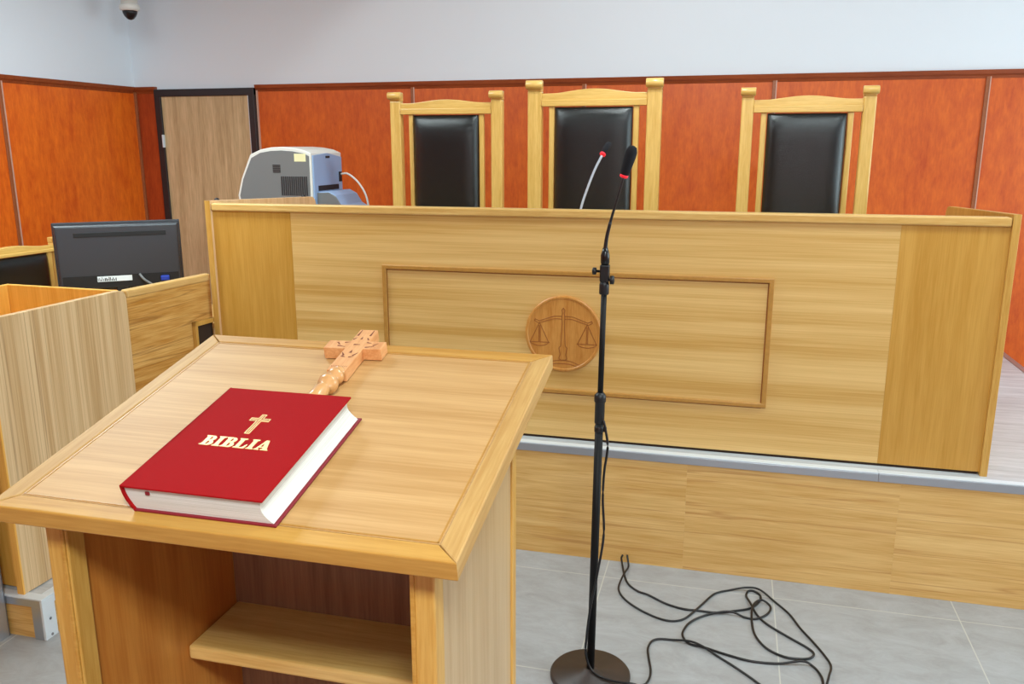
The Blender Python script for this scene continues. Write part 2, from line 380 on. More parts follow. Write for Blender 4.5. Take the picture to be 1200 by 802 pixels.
bobj('worktop', B(BL+.027, BR-.027, .026, .62, .735, .76), M['oak_x'])
# rectangular moulding on the front
fx0, fx1, fz0, fz1, fw = -1.464, .174, .722-H-.010, 1.228-H+.010, .019
def mould(bm):
    for a in (((fx0, fx1), (fz1-fw, fz1)), ((fx0, fx1), (fz0, fz0+fw)), ((fx0, fx0+fw), (fz0+fw-.006, fz1-fw+.006)), ((fx1-fw, fx1), (fz0+fw-.006, fz1-fw+.006))):
        (x0, x1), (z0, z1) = a
        box(bm, x0, x1, -.011 if x1-x0 > .1 else -.0107, .001, z0, z1, bev=.004, seg=3)
bobj('rectangular_moulding', mould, M['moulding'])
def mshadow(bm):  # dark lines along the bars, painted as the moulding's shadow
    a, b2, c, d = fx0+fw, fx1-fw, fz0+fw, fz1-fw; g = .004
    box(bm, a, b2, -.0012, .001, d-g, d); box(bm, a, b2, -.0012, .001, fz0-g, fz0); box(bm, a, a+g*.6, -.0012, .001, c, d); box(bm, b2-g, b2, -.0012, .001, c, d)
bobj('moulding_shadow', mshadow, M['medal_line'])
# medallion
mx, mz, mr = -.657, .973-H, .162
med = obj('medallion', lambda bm: lathe(bm, [(mr, 0), (mr, .010), (mr-.004, .014), (mr-.010, .014), (mr-.013, .0105), (.001, .0105)], 'Z', 72, rot=Matrix.Rotation(PI/2, 3, 'X')), M['medal'], bench, loc=(mx, 0, mz))
for p in med.data.polygons: p.use_smooth = False
def scales(bm):
    s = mr/300.                                        # drawing units of the emblem: radius 300
    def ln(pts, w=.0016, sub=0):
        q = [Vector((x*s, -.0105, y*s)) for x, y in pts]
        q = spline(q, 5) if sub else q
        for a, b in zip(q, q[1:]):
            d = (b-a); n = Vector((-d.z, 0, d.x)).normalized()*w
            e = d.normalized()*w*.5
            v = [bm.verts.new(p) for p in (a-n-e, b-n+e, b+n+e, a+n-e)]; t = [bm.verts.new(p+Vector((0, -.0012, 0))) for p in (a-n*.5, b-n*.5, b+n*.5, a+n*.5)]
            for k in range(4): bm.faces.new([v[k], v[(k+1) % 4], t[(k+1) % 4], t[k]])
            bm.faces.new(t)
    # column
    for sg in (-1, 1):
        ln([(sg*6, 170), (sg*12, 130), (sg*10, 90), (sg*14, -40), (sg*18, -95), (sg*32, -112), (sg*28, -130), (sg*22, -165), (sg*32, -195), (sg*18, -210)])
        ln([(sg*14, 140), (sg*70, 138), (sg*130, 118), (sg*190, 96)], sub=1); ln([(sg*14, 118), (sg*70, 118), (sg*130, 100), (sg*180, 84)], sub=1)
        ln([(sg*190, 96), (sg*222, 110), (sg*228, 96), (sg*196, 78), (sg*180, 84)])
        cx = sg*188
        ln([(cx, 84), (cx-74, -74)]); ln([(cx, 84), (cx+74, -74)]); ln([(cx-5, 60), (cx-5, -68)]); ln([(cx+5, 60), (cx+5, -68)])
        ln([(cx-78, -72), (cx+78, -72)]); ln([(cx-78, -72), (cx-50, -92), (cx, -101), (cx+50, -92), (cx+78, -72)], sub=1)
    ln([(-8, 170), (-12, 188), (0, 205), (12, 188), (8, 170)]); ln([(-14, -208), (14, -208)])
    ln([(-150, -250), (-70, -218), (0, -210), (70, -218), (150, -250)], sub=1)
    ln([(-130, -262), (-60, -240), (0, -236), (60, -240), (130, -262)], sub=1)
obj('scales_of_justice', scales, M['medal_line'], med)

# ------------------------------------------------------------------ judges' chairs
def rail_shape(w, hh, arch, a0, n=18):
    """flat at both ends with a raised arch between, as a polygon in XZ, bottom at 0"""
    pts = [(-w/2, 0), (w/2, 0), (w/2, hh)]
    for k in range(n+1):
        t = 1-2*k/n; x = a0*t
        pts.append((x, hh+arch*(.5+.5*math.cos(PI*t))**.8))
    pts.append((-w/2, hh)); return pts

def make_chair(loc, W, top, post, padw, stile, railh, arch, seat_h, label, rotz=0, arms=True, group='high-backed judge chairs behind the bench', cap=.048, slope=0):
    t = thing('armchair', label, 'chair', loc, (0, 0, rotz), group)
    pd = .05; xi = W/2-post
    for s in (-1, 1):
        x = s*(W/2-post/2)
        obj('back_post', [B(x-post/2, x+post/2, -pd/2, pd/2, 0, top-cap, bev=.006, seg=2)], M['chair'], t)
        obj('post_scroll', [lambda bm, x=x: lathe(bm, [(cap*.38, -post/2-.006), (cap*.41, -post/2-.004), (cap*.41, post/2+.004), (cap*.38, post/2+.006)], 'X', 24, (x, -pd/2-.004, top-cap*.42)),
                            B(x-post/2, x+post/2, -pd/2+.002, pd/2, top-cap-.001, top-.001, bev=.005, seg=3)], M['chair_x'], t)
        obj('front_leg', [B(x-post*.45, x+post*.45, -.52, -.47, 0, seat_h-.05, bev=.005)], M['chair'], t)
        if arms:
            obj('armrest', [B(x-.028, x+.028, -.50, -pd/2, seat_h+.19, seat_h+.225, bev=.01, seg=3), B(x-.02, x+.02, -.49, -.45, seat_h-.05, seat_h+.19, bev=.004)], M['chair'], t)
    zr = top-cap-.012-railh
    if arch:
        obj('top_rail', [lambda bm: prism(bm, rail_shape(2*xi+.002, railh, arch, xi*.80), -.018, .016, 'XZ', bev=.003, edges='rim'),
                         B(-xi, xi, -.028, -.016, 0, railh*.50, bev=.003, seg=2)], M['chair_x'], t, loc=(0, 0, zr))
    zb = seat_h+.08
    for s in (-1, 1):
        x = s*(padw/2+stile/2+.003)
        obj('back_stile', [B(x-stile/2, x+stile/2, -.016, .014, zb, zr+.001, bev=.004)], M['chair'], t)
    obj('bottom_rail', [B(-xi-.001, xi+.001, -.018, .016, zb-.06, zb, bev=.004)], M['chair_x'], t)
    # upholstered pad, puffed and tucked at its edges
    def pad(bm):
        nx, nz = 14, 26; x0, x1, z0, z1 = -padw/2, padw/2, zb+.004, zr-.004
        g = []
        for j in range(nz+1):
            row = []
            for i in range(nx+1):
                u = 2*i/nx-1; v = 2*j/nz-1
                su = math.copysign(1-(1-abs(u))**1.6, u); sv = math.copysign(1-(1-abs(v))**1.9, v)
                e = (max(0, 1-abs(su)**6))**.5*(max(0, 1-abs(sv)**10))**.5
                row.append(bm.verts.new(((x0+x1)/2+su*padw/2, -.012-.042*e, (z0+z1)/2+sv*(z1-z0)/2)))
            g.append(row)
        for j in range(nz):
            for i in range(nx): bm.faces.new([g[j][i], g[j][i+1], g[j+1][i+1], g[j+1][i]]).smooth = True
    obj('back_cushion', [pad, B(-padw/2+.001, padw/2-.001, -.0125, .012, zb+.005, zr-.005)], M['leather'], t)
    obj('seat', [B(-xi, xi, -.50, -.03, seat_h-.03, seat_h+.04, bev=.025, seg=4)], M['leather'], t)
    obj('seat_frame', [B(-xi-.001, xi+.001, -.515, .02, seat_h-.09, seat_h-.03, bev=.004)], M['chair_x'], t)
    return t
YC = 1.15
make_chair((-1.5495, YC, H), .645, 2.03-H, .063, .374, .026, .060, .018, .46, 'high-backed chair with black leather back, left of the tallest one behind the bench')
make_chair((-.733, YC, H), .706, 2.078-H, .076, .410, .030, .066, .022, .46, 'tallest and widest high-backed chair with black leather back, in the middle behind the bench', cap=.056)
make_chair((.330, YC, H), .630, 2.023-H, .060, .374, .028, .062, .018, .46, 'high-backed black leather chair at the right end behind the bench')

# ------------------------------------------------------------------ gooseneck microphone on the bench
dm = thing('desk_microphone', 'silver gooseneck microphone with red light ring standing on the judges bench', 'microphone', (-.66, .36, H+.76))
obj('base', [B(-.06, .06, -.05, .07, 0, .035, bev=.008, seg=3)], M['black'], dm)
zz = H+.76
pts = [(-.01, 0, .03), (-.004, 0, .12), (.004, .0, .20), (.028, .0, .28), (.062, .0, .37), (.094, 0, .435)]
obj('gooseneck', lambda bm: tube(bm, pts, .0052, 12), M['chrome'], dm)
d = (Vector(pts[-1])-Vector(pts[-2])+Vector((.0, .05, .0))).normalized(); R = d.to_track_quat('Z', 'Y').to_matrix()
obj('light_ring', lambda bm: lathe(bm, [(.010, 0), (.0135, .003), (.0135, .010), (.010, .013)], origin=pts[-1], rot=R, seg=24), M['red_ring'], dm)
obj('foam_windscreen', lambda bm: lathe(bm, [(.010, .012), (.014, .02), (.015, .05), (.013, .066), (.007, .073)], origin=pts[-1], rot=R, seg=24), M['foam'], dm)

# ------------------------------------------------------------------ printer on a cabinet beside the bench
cab = thing('side_cabinet', 'low wooden cabinet under the card printer, between the bench end and the door', 'cabinet', (-2.69, 1.36, 0))
obj('body', B(-.34, .34, -.21, .38, 0, 1.2), M['oak_z'], cab); obj('top', B(-.35, .35, -.22, .39, 1.2, 1.225, bev=.004), M['oak_x'], cab)
for s in (-1, 1):
    dd = obj('door', B(min(0, s*.335)+.002, max(0, s*.335)-.002, -.228, -.211, .05, 1.18, bev=.002), M['oak_z'], cab)
    obj('knob', lambda bm, s=s: lathe(bm, [(.006, 0), (.006, .012), (.013, .018), (.013, .026)], 'Y', 16, (s*.04, -.258, .75)), M['alu'], dd)
PY = 1.2
pr = thing('printer', 'grey and pale blue domed printer with sloping tray, left of the chairs', 'printer', (-2.65, PY, 1.225))
px0, zb_ = -2.65, 1.225
def W2(pts): return [(x-px0, z-zb_) for x, z in pts]
arc_o = [(-2.87, 1.2255), (-2.905, 1.45), (-2.875, 1.55), (-2.806, 1.692), (-2.734, 1.722), (-2.665, 1.734), (-2.596, 1.737), (-2.525, 1.732), (-2.455, 1.720), (-2.407, 1.700), (-2.412, 1.2255)]
arc_i = [(-2.850, 1.24), (-2.888, 1.45), (-2.858, 1.55), (-2.796, 1.672), (-2.734, 1.702), (-2.665, 1.713), (-2.596, 1.716), (-2.525, 1.711), (-2.455, 1.699), (-2.419, 1.684), (-2.424, 1.24)]
DP = .40
obj('casing', [lambda bm: prism(bm, W2(arc_o), 0, DP, 'XZ', bev=.006, edges='rim')], M['white_plastic'], pr)
sp_ = obj('side_cover', [lambda bm: prism(bm, W2(arc_i), -.006, .01, 'XZ', bev=.002, edges='rim')], M['grey_plastic'], pr)
def slats(x0, x1, z0, z1, n, vert):
    def f(bm):
        for k in range(n):
            if vert:
                a = x0+(x1-x0)*k/n; box(bm, a-px0, a+(x1-x0)/n*.62-px0, -.009, -.004, z0-zb_, z1-zb_)
            else:
                a = z0+(z1-z0)*k/n; box(bm, x0-px0, x1-px0, -.009, -.004, a-zb_, a+(z1-z0)/n*.62-zb_)
    return f
obj('vent_grille', slats(-2.605, -2.43, 1.455, 1.566, 13, True), M['vent'], sp_)
obj('vent_grille', slats(-2.655, -2.606, 1.588, 1.637, 5, False), M['vent'], sp_)
obj('sticker', B(-2.512-px0, -2.438-px0, -.0075, -.004, 1.652-zb_, 1.697-zb_), M['label_yellow'], pr)
obj('front_face', [lambda bm: prism(bm, [(.012, 0), (DP-.012, 0), (DP-.012, .45), (DP*.5, .475), (.012, .462)], -2.416-px0, -2.399-px0, 'YZ', bev=.003, edges='rim')], M['blue_plastic'], pr)
obj('output_slot', B(-2.404-px0, -2.396-px0, .06, .33, .255, .285), M['ink'], pr)
obj('lid_latch', B(-2.404-px0, -2.396-px0, .17, .22, .445, .458), M['ink'], pr)
tr_pts = [(-2.40, 1.475), (-2.33, 1.478), (-2.285, 1.455), (-2.25, 1.40), (-2.19, 1.365), (-2.19, 1.3), (-2.40, 1.3)]
obj('output_tray', [lambda bm: prism(bm, W2(tr_pts), .05, .35, 'XZ', bev=.004, edges='rim')], M['blue_plastic'], pr)
obj('tray_side', [lambda bm: prism(bm, W2([(x+.004 if x > -2.39 else x, z-.006) for x, z in tr_pts]), .040, .0495, 'XZ', bev=.002, edges='rim')], M['grey_plastic'], pr)
obj('cable_socket', B(-2.404-px0, -2.394-px0, .34, .375, .30, .36), M['ink'], pr)
obj('power_cable', lambda bm: tube(bm, [(.254, .36, .345), (.30, .37, .345), (.37, .37, .29), (.42, .37, .20), (.43, .37, .08), (.43, .37, -.30), (.432, .37, -.66), (.445, .37, -.705), (.50, .38, -.7125)], .006, 10), M['white_plastic'], pr)

# ------------------------------------------------------------------ desk with monitor and its chair, left of the bench
desk = thing('clerk_desk', 'low oak desk with figured side panel between the booth and the judges bench', 'desk', (-2.392, -.503, lh+.003), (0, 0, math.radians(-6.6)))
dz = 1.166-lh-.003
LEN = .512
obj('side_panel', [B(-.022, 0, .012, LEN, 0, dz-.034)], M['grain_y'], desk)
obj('edge_cap', [B(-.030, .008, .012, LEN, dz-.034, dz, bev=.008, seg=3)], M['oak_y'], desk)
nf = obj('niche_shade', [B(0, .003, LEN-.125, LEN-.010, .40, dz-.225)], M['gap'], desk)  # flat dark patch painted as the shaded inside of a recess
obj('niche_frame', [B(0, .022, LEN-.14, LEN-.125, .40, dz-.205, bev=.002), B(0, .022, LEN-.14, LEN-.002, dz-.225, dz-.205, bev=.002)], M['oak_z'], nf)
obj('worktop', B(-1.05, -.024, .025, .95, .735, .76, bev=.003), M['oak_x'], desk)
obj('leg', B(-1.04, -1.0, .05, .09, 0, .735), M['oak_z'], desk); obj('leg', B(-1.04, -1.0, .88, .92, 0, .735), M['oak_z'], desk); obj('leg', B(-.08, -.04, .88, .92, 0, .735), M['oak_z'], desk)

mon = thing('computer_monitor', 'black widescreen monitor seen from behind on the desk beside the bench', 'monitor', (-2.905, .125, lh+.763), (0, 0, math.radians(37.9)))
mw, mh = .285, .335
zt_ = 1.384-lh-.763
def mback(bm):
    box(bm, -mw, mw, 0, .018, zt_-mh, zt_, bev=.004)
    prism(bm, [(-mw+.012, zt_-mh+.012), (mw-.012, zt_-mh+.012), (mw-.008, zt_-.012), (-mw+.008, zt_-.012)], -.03, .001, 'XZ', bev=.012, seg=3, edges='rim')
bk = obj('housing', mback, M['monitor_black'], mon)
obj('screen', B(-mw+.012, mw-.012, .018, .020, zt_-mh+.014, zt_-.012), M['ink'], mon)
obj('back_slot', [B(-mw*.68, mw*.76, -.0325, -.028, zt_-.070, zt_-.048, bev=.0018)], M['deep_black'], bk)
obj('port_recess', B(-.26, .26, -.0315, -.0285, zt_-mh+.02, zt_-mh+.078), M['deep_black'], bk)
obj('rating_label', [B(-.110, .045, -.034, -.0305, zt_-.288, zt_-.262)], M['label_white'], bk)
def marks(bm):
    random.seed(3)
    for k in range(14):
        x = -.108+k*.006; box(bm, x, x+random.uniform(.002, .0045), -.0346, -.0338, zt_-.285, zt_-.285+random.uniform(.008, .021))
obj('label_print', marks, M['ink'], bk)
obj('display_plug', [B(.175, .215, -.06, -.03, zt_-.295, zt_-.272, bev=.004)], M['blue_plug'], mon)
obj('cable', lambda bm: tube(bm, [(.08, -.034, zt_-.26), (.10, -.06, zt_-.285), (.14, -.07, zt_-.32), (.17, -.06, zt_-.40), (.18, .0, .012)], .006, 8), M['grey_plastic'], mon)
obj('stand_neck', [B(-.03, .03, -.028, .0, .014, zt_-mh+.06, bev=.004)], M['black'], mon)
obj('stand_foot', [B(-.12, .12, -.10, .09, 0, .014, bev=.005)], M['black'], mon)

make_chair((-3.60, .165, lh+.003), .56, 1.10, .034, .40, .03, .034, .018, .44, 'lower armchair with black leather back behind the computer monitor at the left', rotz=math.radians(84), arms=True, group=None, cap=.03)

# ------------------------------------------------------------------ pale booth at the left
bt = thing('wooden_booth', 'oak booth with pale vertically striped side panel on the low aluminium-edged platform', 'booth', (-2.40, -1.165, lh+.003), (0, 0, math.radians(-2.3)))
BH = 1.172-lh-.003; BD = .655
def spanel(bm):
    pts = [(0, 0), (BD, 0), (BD, BH-.035)]+[(BD-.035+.035*math.cos(a), BH-.035+.035*math.sin(a)) for a in (PI*.12, PI*.25, PI*.38, PI*.5)]+[(0, BH)]
    prism(bm, pts, -.028, 0, 'YZ', bev=.0015, edges='rim')
obj('side_panel', spanel, M['pale'], bt)
obj('panel_edge', B(-.0285, .0003, -.004, .003, 0, BH), M['yellow'], bt)
obj('front_panel', B(-.575, -.029, .03, .05, .004, BH-.02), M['yellow'], bt)
obj('rear_panel', B(-.60, -.029, BD-.03, BD-.008, 0, BH-.002, bev=.002), M['yellow'], bt)
obj('side_panel', B(-.60, -.576, 0, BD-.031, 0, BH-.002, bev=.002), M['yellow'], bt)
obj('inner_shelf', B(-.575, -.029, .051, BD-.031, .70, .72), M['yellow'], bt)

# partition nearer the camera at the left picture edge
pt = thing('wooden_partition', 'wooden partition end with aluminium corner strip, left of the booth at the picture edge', 'partition', (-2.468, -1.188, 0))
obj('panel', B(-.4, -.003, -1.3, -.004, 0, .90), M['riser'], pt)
obj('corner_strip', [B(-.004, .002, -.045, -.002, 0, .902, bev=.001), B(-.04, .002, -.006, -.001, 0, .902, bev=.001)], M['alu'], pt)
obj('top_cap', B(-.402, .004, -1.302, .0, .902, .925, bev=.004), M['oak_y'], pt)

# ------------------------------------------------------------------ security camera in the corner
cc = thing('security_camera', 'white dome security camera hanging in the room corner above the panelling', 'camera', (-4.31, 2.2, ZC))
cz = 2.715-ZC
obj('mount_tube', lambda bm: lathe(bm, [(.075, 0), (.075, -.02), (.056, -.03), (.056, cz+.03)][::-1], seg=32), M['white_plastic'], cc)
obj('housing_ring', lambda bm: lathe(bm, [(.054, cz-.020), (.066, cz-.014), (.071, cz+.006), (.068, cz+.020), (.056, cz+.030)], seg=36), M['white_plastic'], cc)
obj('dome', lambda bm: lathe(bm, [(.008, cz-.080), (.024, cz-.073), (.040, cz-.055), (.049, cz-.034), (.052, cz-.018)], seg=32), M['black_gloss'], cc)

# ------------------------------------------------------------------ lectern
LX, LY, LZ, YAW, SL, LD = -.6141, -2.5614, 1.2734, .0028, .2144, .5514
lec = thing('lectern', 'oak lectern with sloping top and open shelf in the foreground', 'lectern', (LX, LY, 0), (0, 0, YAW))
HW, TW, TT = .286, .33, .0275
y0, y1 = .0457, .459
def zu(y): return LZ + (y)*math.tan(SL) - TT/math.cos(SL)          # underside of the top
def side_pl(x0, x1):
    return lambda bm: prism(bm, [(y0+.03, 0), (y1-.02, 0), (y1-.02, zu(y1-.02)-.0008), (y0+.03, zu(y0+.03)-.0008)], x0, x1, 'YZ')
for s in (-1, 1):
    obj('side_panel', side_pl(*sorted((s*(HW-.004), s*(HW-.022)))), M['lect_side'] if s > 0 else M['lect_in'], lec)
    xa, xb = sorted((s*HW, s*(HW-.034)))
    obj('front_post', [lambda bm, xa=xa, xb=xb: prism(bm, [(y0, 0), (y0+.034, 0), (y0+.034, zu(y0+.034)-.0008), (y0, zu(y0)-.0008)], xa, xb, 'YZ', bev=.003)], M['oak_z'], lec)
    obj('post_bead', [lambda bm, s=s: prism(bm, [(y0-.003, 0), (y0+.004, 0), (y0+.004, zu(y0)-.002), (y0-.003, zu(y0)-.003)], *sorted((s*(HW-.026), s*(HW-.032))), 'YZ', bev=.001)], M['rim'], lec)
    obj('rear_post', [lambda bm, s=s: prism(bm, [(y1-.024, 0), (y1, 0), (y1, zu(y1)-.0008), (y1-.024, zu(y1-.024)-.0008)], *sorted((s*HW, s*(HW-.0215))), 'YZ', bev=.003)], M['oak_z'], lec)
obj('inside_lining', side_pl(-HW+.022, -HW+.026), M['lect_in'], lec)
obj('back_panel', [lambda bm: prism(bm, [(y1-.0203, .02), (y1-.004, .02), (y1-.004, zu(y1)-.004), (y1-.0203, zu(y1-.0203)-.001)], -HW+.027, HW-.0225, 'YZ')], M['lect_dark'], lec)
obj('shelf', B(-HW+.027, HW-.023, .285, y1-.017, .868, .895, bev=.006, seg=3), M['oak_x'], lec)
obj('bottom_board', B(-HW+.027, HW-.023, y0+.036, y1-.017, .06, .085, bev=.002), M['oak_x'], lec)
# sloping top: local frame, x across, y up the slope, z along its normal
def local_top(o):
    o.parent = lec; o.location = (0, 0, LZ); o.rotation_euler = (SL, 0, 0); return o
rw = .030
def frame_bar(pts): return lambda bm: prism(bm, pts, -TT, 0, 'XY', bev=.0022, edges='rim')
a, b_ = TW, TW-rw
local_top(obj('top_board', B(-b_, b_, rw, LD-rw, -TT+.004, -.0012), M['top']))
local_top(obj('edge_rim', frame_bar([(-a, 0), (a, 0), (b_-.001, rw-.001), (-b_+.001, rw-.001)]), M['rim']))
local_top(obj('edge_rim', frame_bar([(a, LD), (-a, LD), (-b_+.001, LD-rw+.001), (b_-.001, LD-rw+.001)]), M['rim']))
local_top(obj('edge_rim', frame_bar([(-a, LD), (-a, 0), (-b_+.0, rw), (-b_+.0, LD-rw)]), M['rim_y']))
local_top(obj('edge_rim', frame_bar([(a, 0), (a, LD), (b_-.0, LD-rw), (b_-.0, rw)]), M['rim_y']))
def groove(bm):
    w = .0022; x, yy0, yy1 = b_-.002, rw+.002, LD-rw-.002
    box(bm, -x, x, yy0, yy0+w, -.0014, -.0004); box(bm, -x, x, yy1-w, yy1, -.0014, -.0004)
    box(bm, -x, -x+w, yy0, yy1, -.0014, -.0004); box(bm, x-w, x, yy0, yy1, -.0014, -.0004)
local_top(obj('rim_groove', groove, M['moulding']))

# top-plane frame for things lying on the lectern
TM = Matrix.Translation((LX, LY, LZ)) @ Matrix.Rotation(YAW, 4, 'Z') @ Matrix.Rotation(SL, 4, 'X')
def on_top(name, label, cat, x, y, rz):
    t = thing(name, label, cat)
    m = TM @ Matrix.Translation((x, y, .0002)) @ Matrix.Rotation(rz, 4, 'Z')
    t.location = m.to_translation(); t.rotation_euler = m.to_euler(); return t

# ------------------------------------------------------------------ bible: origin at its bottom spine-front corner
bib = on_top('book', 'thick red hardback bible lying closed on the lectern top', 'book', -.116, .0225, 0)
bw, bl, bh, lean, ct = .2045, .2685, .0385, -.0125, .0028
def cover(z0, z1, sh): return lambda bm: box(bm, sh, sh+bw, 0, bl, z0, z1, bev=.0009)
obj('back_cover', cover(0, ct, 0), M['bible_in'], bib)
cf = obj('front_cover', cover(bh-ct, bh, lean), M['bible_red'], bib)
def spine(bm):
    n = 10; pts = []
    for k in range(n+1):                              # rounded spine leaning with the block
        t = k/n; z = t*bh
        pts.append((lean*t-.0035*math.sin(PI*t)+.0004, z))
    for k in range(n, -1, -1):
        t = k/n; z = t*bh
        pts.append((lean*t-.0035*math.sin(PI*t)+.0032, z))
    prism(bm, pts, 0, bl, 'XZ')
obj('spine', spine, M['bible_red'], bib, smooth=False)
def block(bm):
    n = 14; g = .004; pts = []
    for k in range(n+1):
        t = k/n; z = ct+t*(bh-2*ct); u = z/bh
        pts.append((lean*u+bw-.004-.0085*math.sin(PI*t)**.9, z))
    for k in range(n, -1, -1):
        t = k/n; z = ct+t*(bh-2*ct); u = z/bh
        pts.append((lean*u-.0035*math.sin(PI*u)+.0034, z))
    prism(bm, pts, g, bl-g, 'XZ')
obj('page_block', block, M['pages'], bib)
obj('ribbon_end', B(.022, .028, .0022, .0042, bh-.0125, bh-.008, bev=.0004), M['bible_in'], bib)

# gold lettering BIBLIA, wide heavy letters with wedge serifs: outlines in units of cap height 1
def arc(cx, cy, rx, ry, a0, a1, n=10): return [(cx+rx*math.cos(math.radians(a0+(a1-a0)*k/n)), cy+ry*math.sin(math.radians(a0+(a1-a0)*k/n))) for k in range(n+1)]
Bo = [(0, 0)]+[(.62, 0)]+arc(.62, .27, .34, .27, -90, 62, 9)[1:]+arc(.60, .75, .30, .25, -50, 90, 9)+[(0, 1), (0, .93), (.13, .86), (.13, .14), (0, .07)]
Bh1 = [(.45, .10)]+arc(.52, .27, .13, .17, -90, 90, 8)+[(.45, .44)]
Bh2 = [(.45, .57)]+arc(.50, .74, .11, .16, -90, 90, 8)+[(.45, .90)]
Io = [(0, 0), (.58, 0), (.58, .07), (.45, .15), (.45, .85), (.58, .93), (.58, 1), (0, 1), (0, .93), (.13, .85), (.13, .15), (0, .07)]
Lo = [(0, 0), (.93, 0), (.96, .42), (.90, .42), (.72, .16), (.62, .10), (.45, .09), (.45, .85), (.62, .93), (.62, 1), (0, 1), (0, .93), (.13, .85), (.13, .15), (0, .07)]
Ao = [(0, 0), (.40, 0), (.40, .07), (.27, .13), (.31, .24), (.62, .24), (.66, .12), (.52, .07), (.52, 0), (1.12, 0), (1.12, .07), (1.0, .13), (.68, 1.0), (.42, 1.0), (.12, .13), (0, .07)]
Ah = [(.34, .34), (.58, .34), (.46, .70)]
def glyphs(bm_name, polys, mat, parent, loc, sx, sy, zth=.0005):
    cu = bpy.data.curves.new(bm_name, 'CURVE'); cu.dimensions = '2D'; cu.fill_mode = 'BOTH'; cu.extrude = zth
    for poly in polys:
        s = cu.splines.new('POLY'); s.points.add(len(poly)-1); s.use_cyclic_u = True
        for p, (x, y) in zip(s.points, poly): p.co = (x*sx, y*sy, 0, 1)
    tmp = bpy.data.objects.new(bm_name, cu); C.objects.link(tmp)
    bpy.context.view_layer.update()
    me = bpy.data.meshes.new_from_object(tmp.evaluated_get(bpy.context.evaluated_depsgraph_get()))
    bpy.data.objects.remove(tmp)
    me.materials.clear(); me.materials.append(mat)
    o = bpy.data.objects.new(bm_name, me); C.objects.link(o); o.parent = parent; o.location = loc
    return o
polys = []; x = 0
for ch, wd in (('B', .98), ('I', .58), ('B', .98), ('L', .96), ('I', .58), ('A', 1.12)):
    for pl in {'B': (Bo, Bh1, Bh2), 'I': (Io,), 'L': (Lo,), 'A': (Ao, Ah)}[ch]: polys.append([(px+x, py) for px, py in pl])
    x += wd+.07
TXW, TXH = .1055, .0240
# book frame: x = plane x + .116, y = plane y - .0225
glyphs('title_lettering', polys, M['gold'], cf, (-.0815+.116, .1300-.0225, bh+.0003), TXW/(x-.07), TXH)
# outline cross above the title
kx, k0, k1, arm, ky, t = -.0285+.116, .1670-.0225, .2195-.0225, .0155, .2050-.0225, .0040
def plus(t, e):
    return [(kx-t, k0+e), (kx+t, k0+e), (kx+t, ky-t), (kx+arm-e, ky-t), (kx+arm-e, ky+t), (kx+t, ky+t), (kx+t, k1-e), (kx-t, k1-e), (kx-t, ky+t), (kx-arm+e, ky+t), (kx-arm+e, ky-t), (kx-t, ky-t)]
glyphs('title_cross', [plus(t, 0), plus(t-.0013, .0013)], M['gold'], cf, (0, 0, bh+.0003), 1, 1)
def core(bm): box(bm, kx-.0007, kx+.0007, k0+.003, k1-.003, bh, bh+.0008); box(bm, kx-arm+.003, kx+arm-.003, ky-.0007, ky+.0007, bh, bh+.0007)
obj('title_cross_core', core, M['gold'], cf)

# ------------------------------------------------------------------ wooden hand cross
crs = on_top('hand_cross', 'carved wooden hand cross with turned handle lying behind the red book', 'cross', -.0035, .403, math.radians(2.9))
ch_ = .0215
yc0, yc1, y2, xr, xl, sw = .082, .113, .161, .0490, -.0560, .0165
def crosspoly(bm):
    prism(bm, [(-sw, 0), (sw, 0), (sw, yc0), (xr, yc0), (xr, yc1), (sw, yc1), (sw, y2), (-sw, y2), (-sw, yc1), (xl, yc1), (xl, yc0), (-sw, yc0)], .0, ch_, 'XY', bev=.0012, edges='rim')
def carv(bm):
    def st(x, y, l, a, w=.0011):
        d = Vector((math.cos(a), math.sin(a), 0))*l/2; n = Vector((-math.sin(a), math.cos(a), 0))*w
        c = Vector((x, y, ch_+.0003)); v = [bm.verts.new(c+p) for p in (-d-n, d-n*.3, d+n*.3, -d+n)]
        bm.faces.new(v).material_index = 1
    for s in (-1, 1):
        st(s*.0115, .146, .024, PI/2, .0019); st(s*.012, .122, .010, PI/2+s*.5, .0018)
        st(s*.011, .060, .013, PI/2-s*.5, .0019); st(s*.007, .050, .009, s*.4, .0020)
        st(s*.026, .090, .016, s*.25, .0019); st(s*.034, .100, .012, s*.9, .0019); st(s*.020, .106, .010, -s*.3, .0019)
    st(0, .098, .012, 0, .0024); st(0, .124, .009, PI/2, .0020); st(0, .070, .010, PI/2, .0024)
    for k in range(10): st(-.013+k*.0029, .014, .004, PI/2, .0006)
obj('carved_body', lambda bm: (crosspoly(bm), carv(bm)), [M['cross'], M['carve']], crs)
RY = Matrix.Rotation(-.07, 3, 'Z') @ Matrix.Rotation(PI/2, 3, 'X')                      # profile height runs down the slope
obj('handle', lambda bm: lathe(bm, [(.010, -.004), (.0105, .001), (.007, .0035), (.0125, .008), (.0148, .0145), (.0125, .021), (.0072, .0255), (.0085, .0275), (.0150, .033), (.0172, .041), (.0150, .049), (.0090, .054), (.0105, .057), (.0128, .066), (.0125, .085), (.0105, .098), (.006, .103)], origin=(.0055, 0, .0175), rot=RY, seg=40), M['cross_side'], crs)

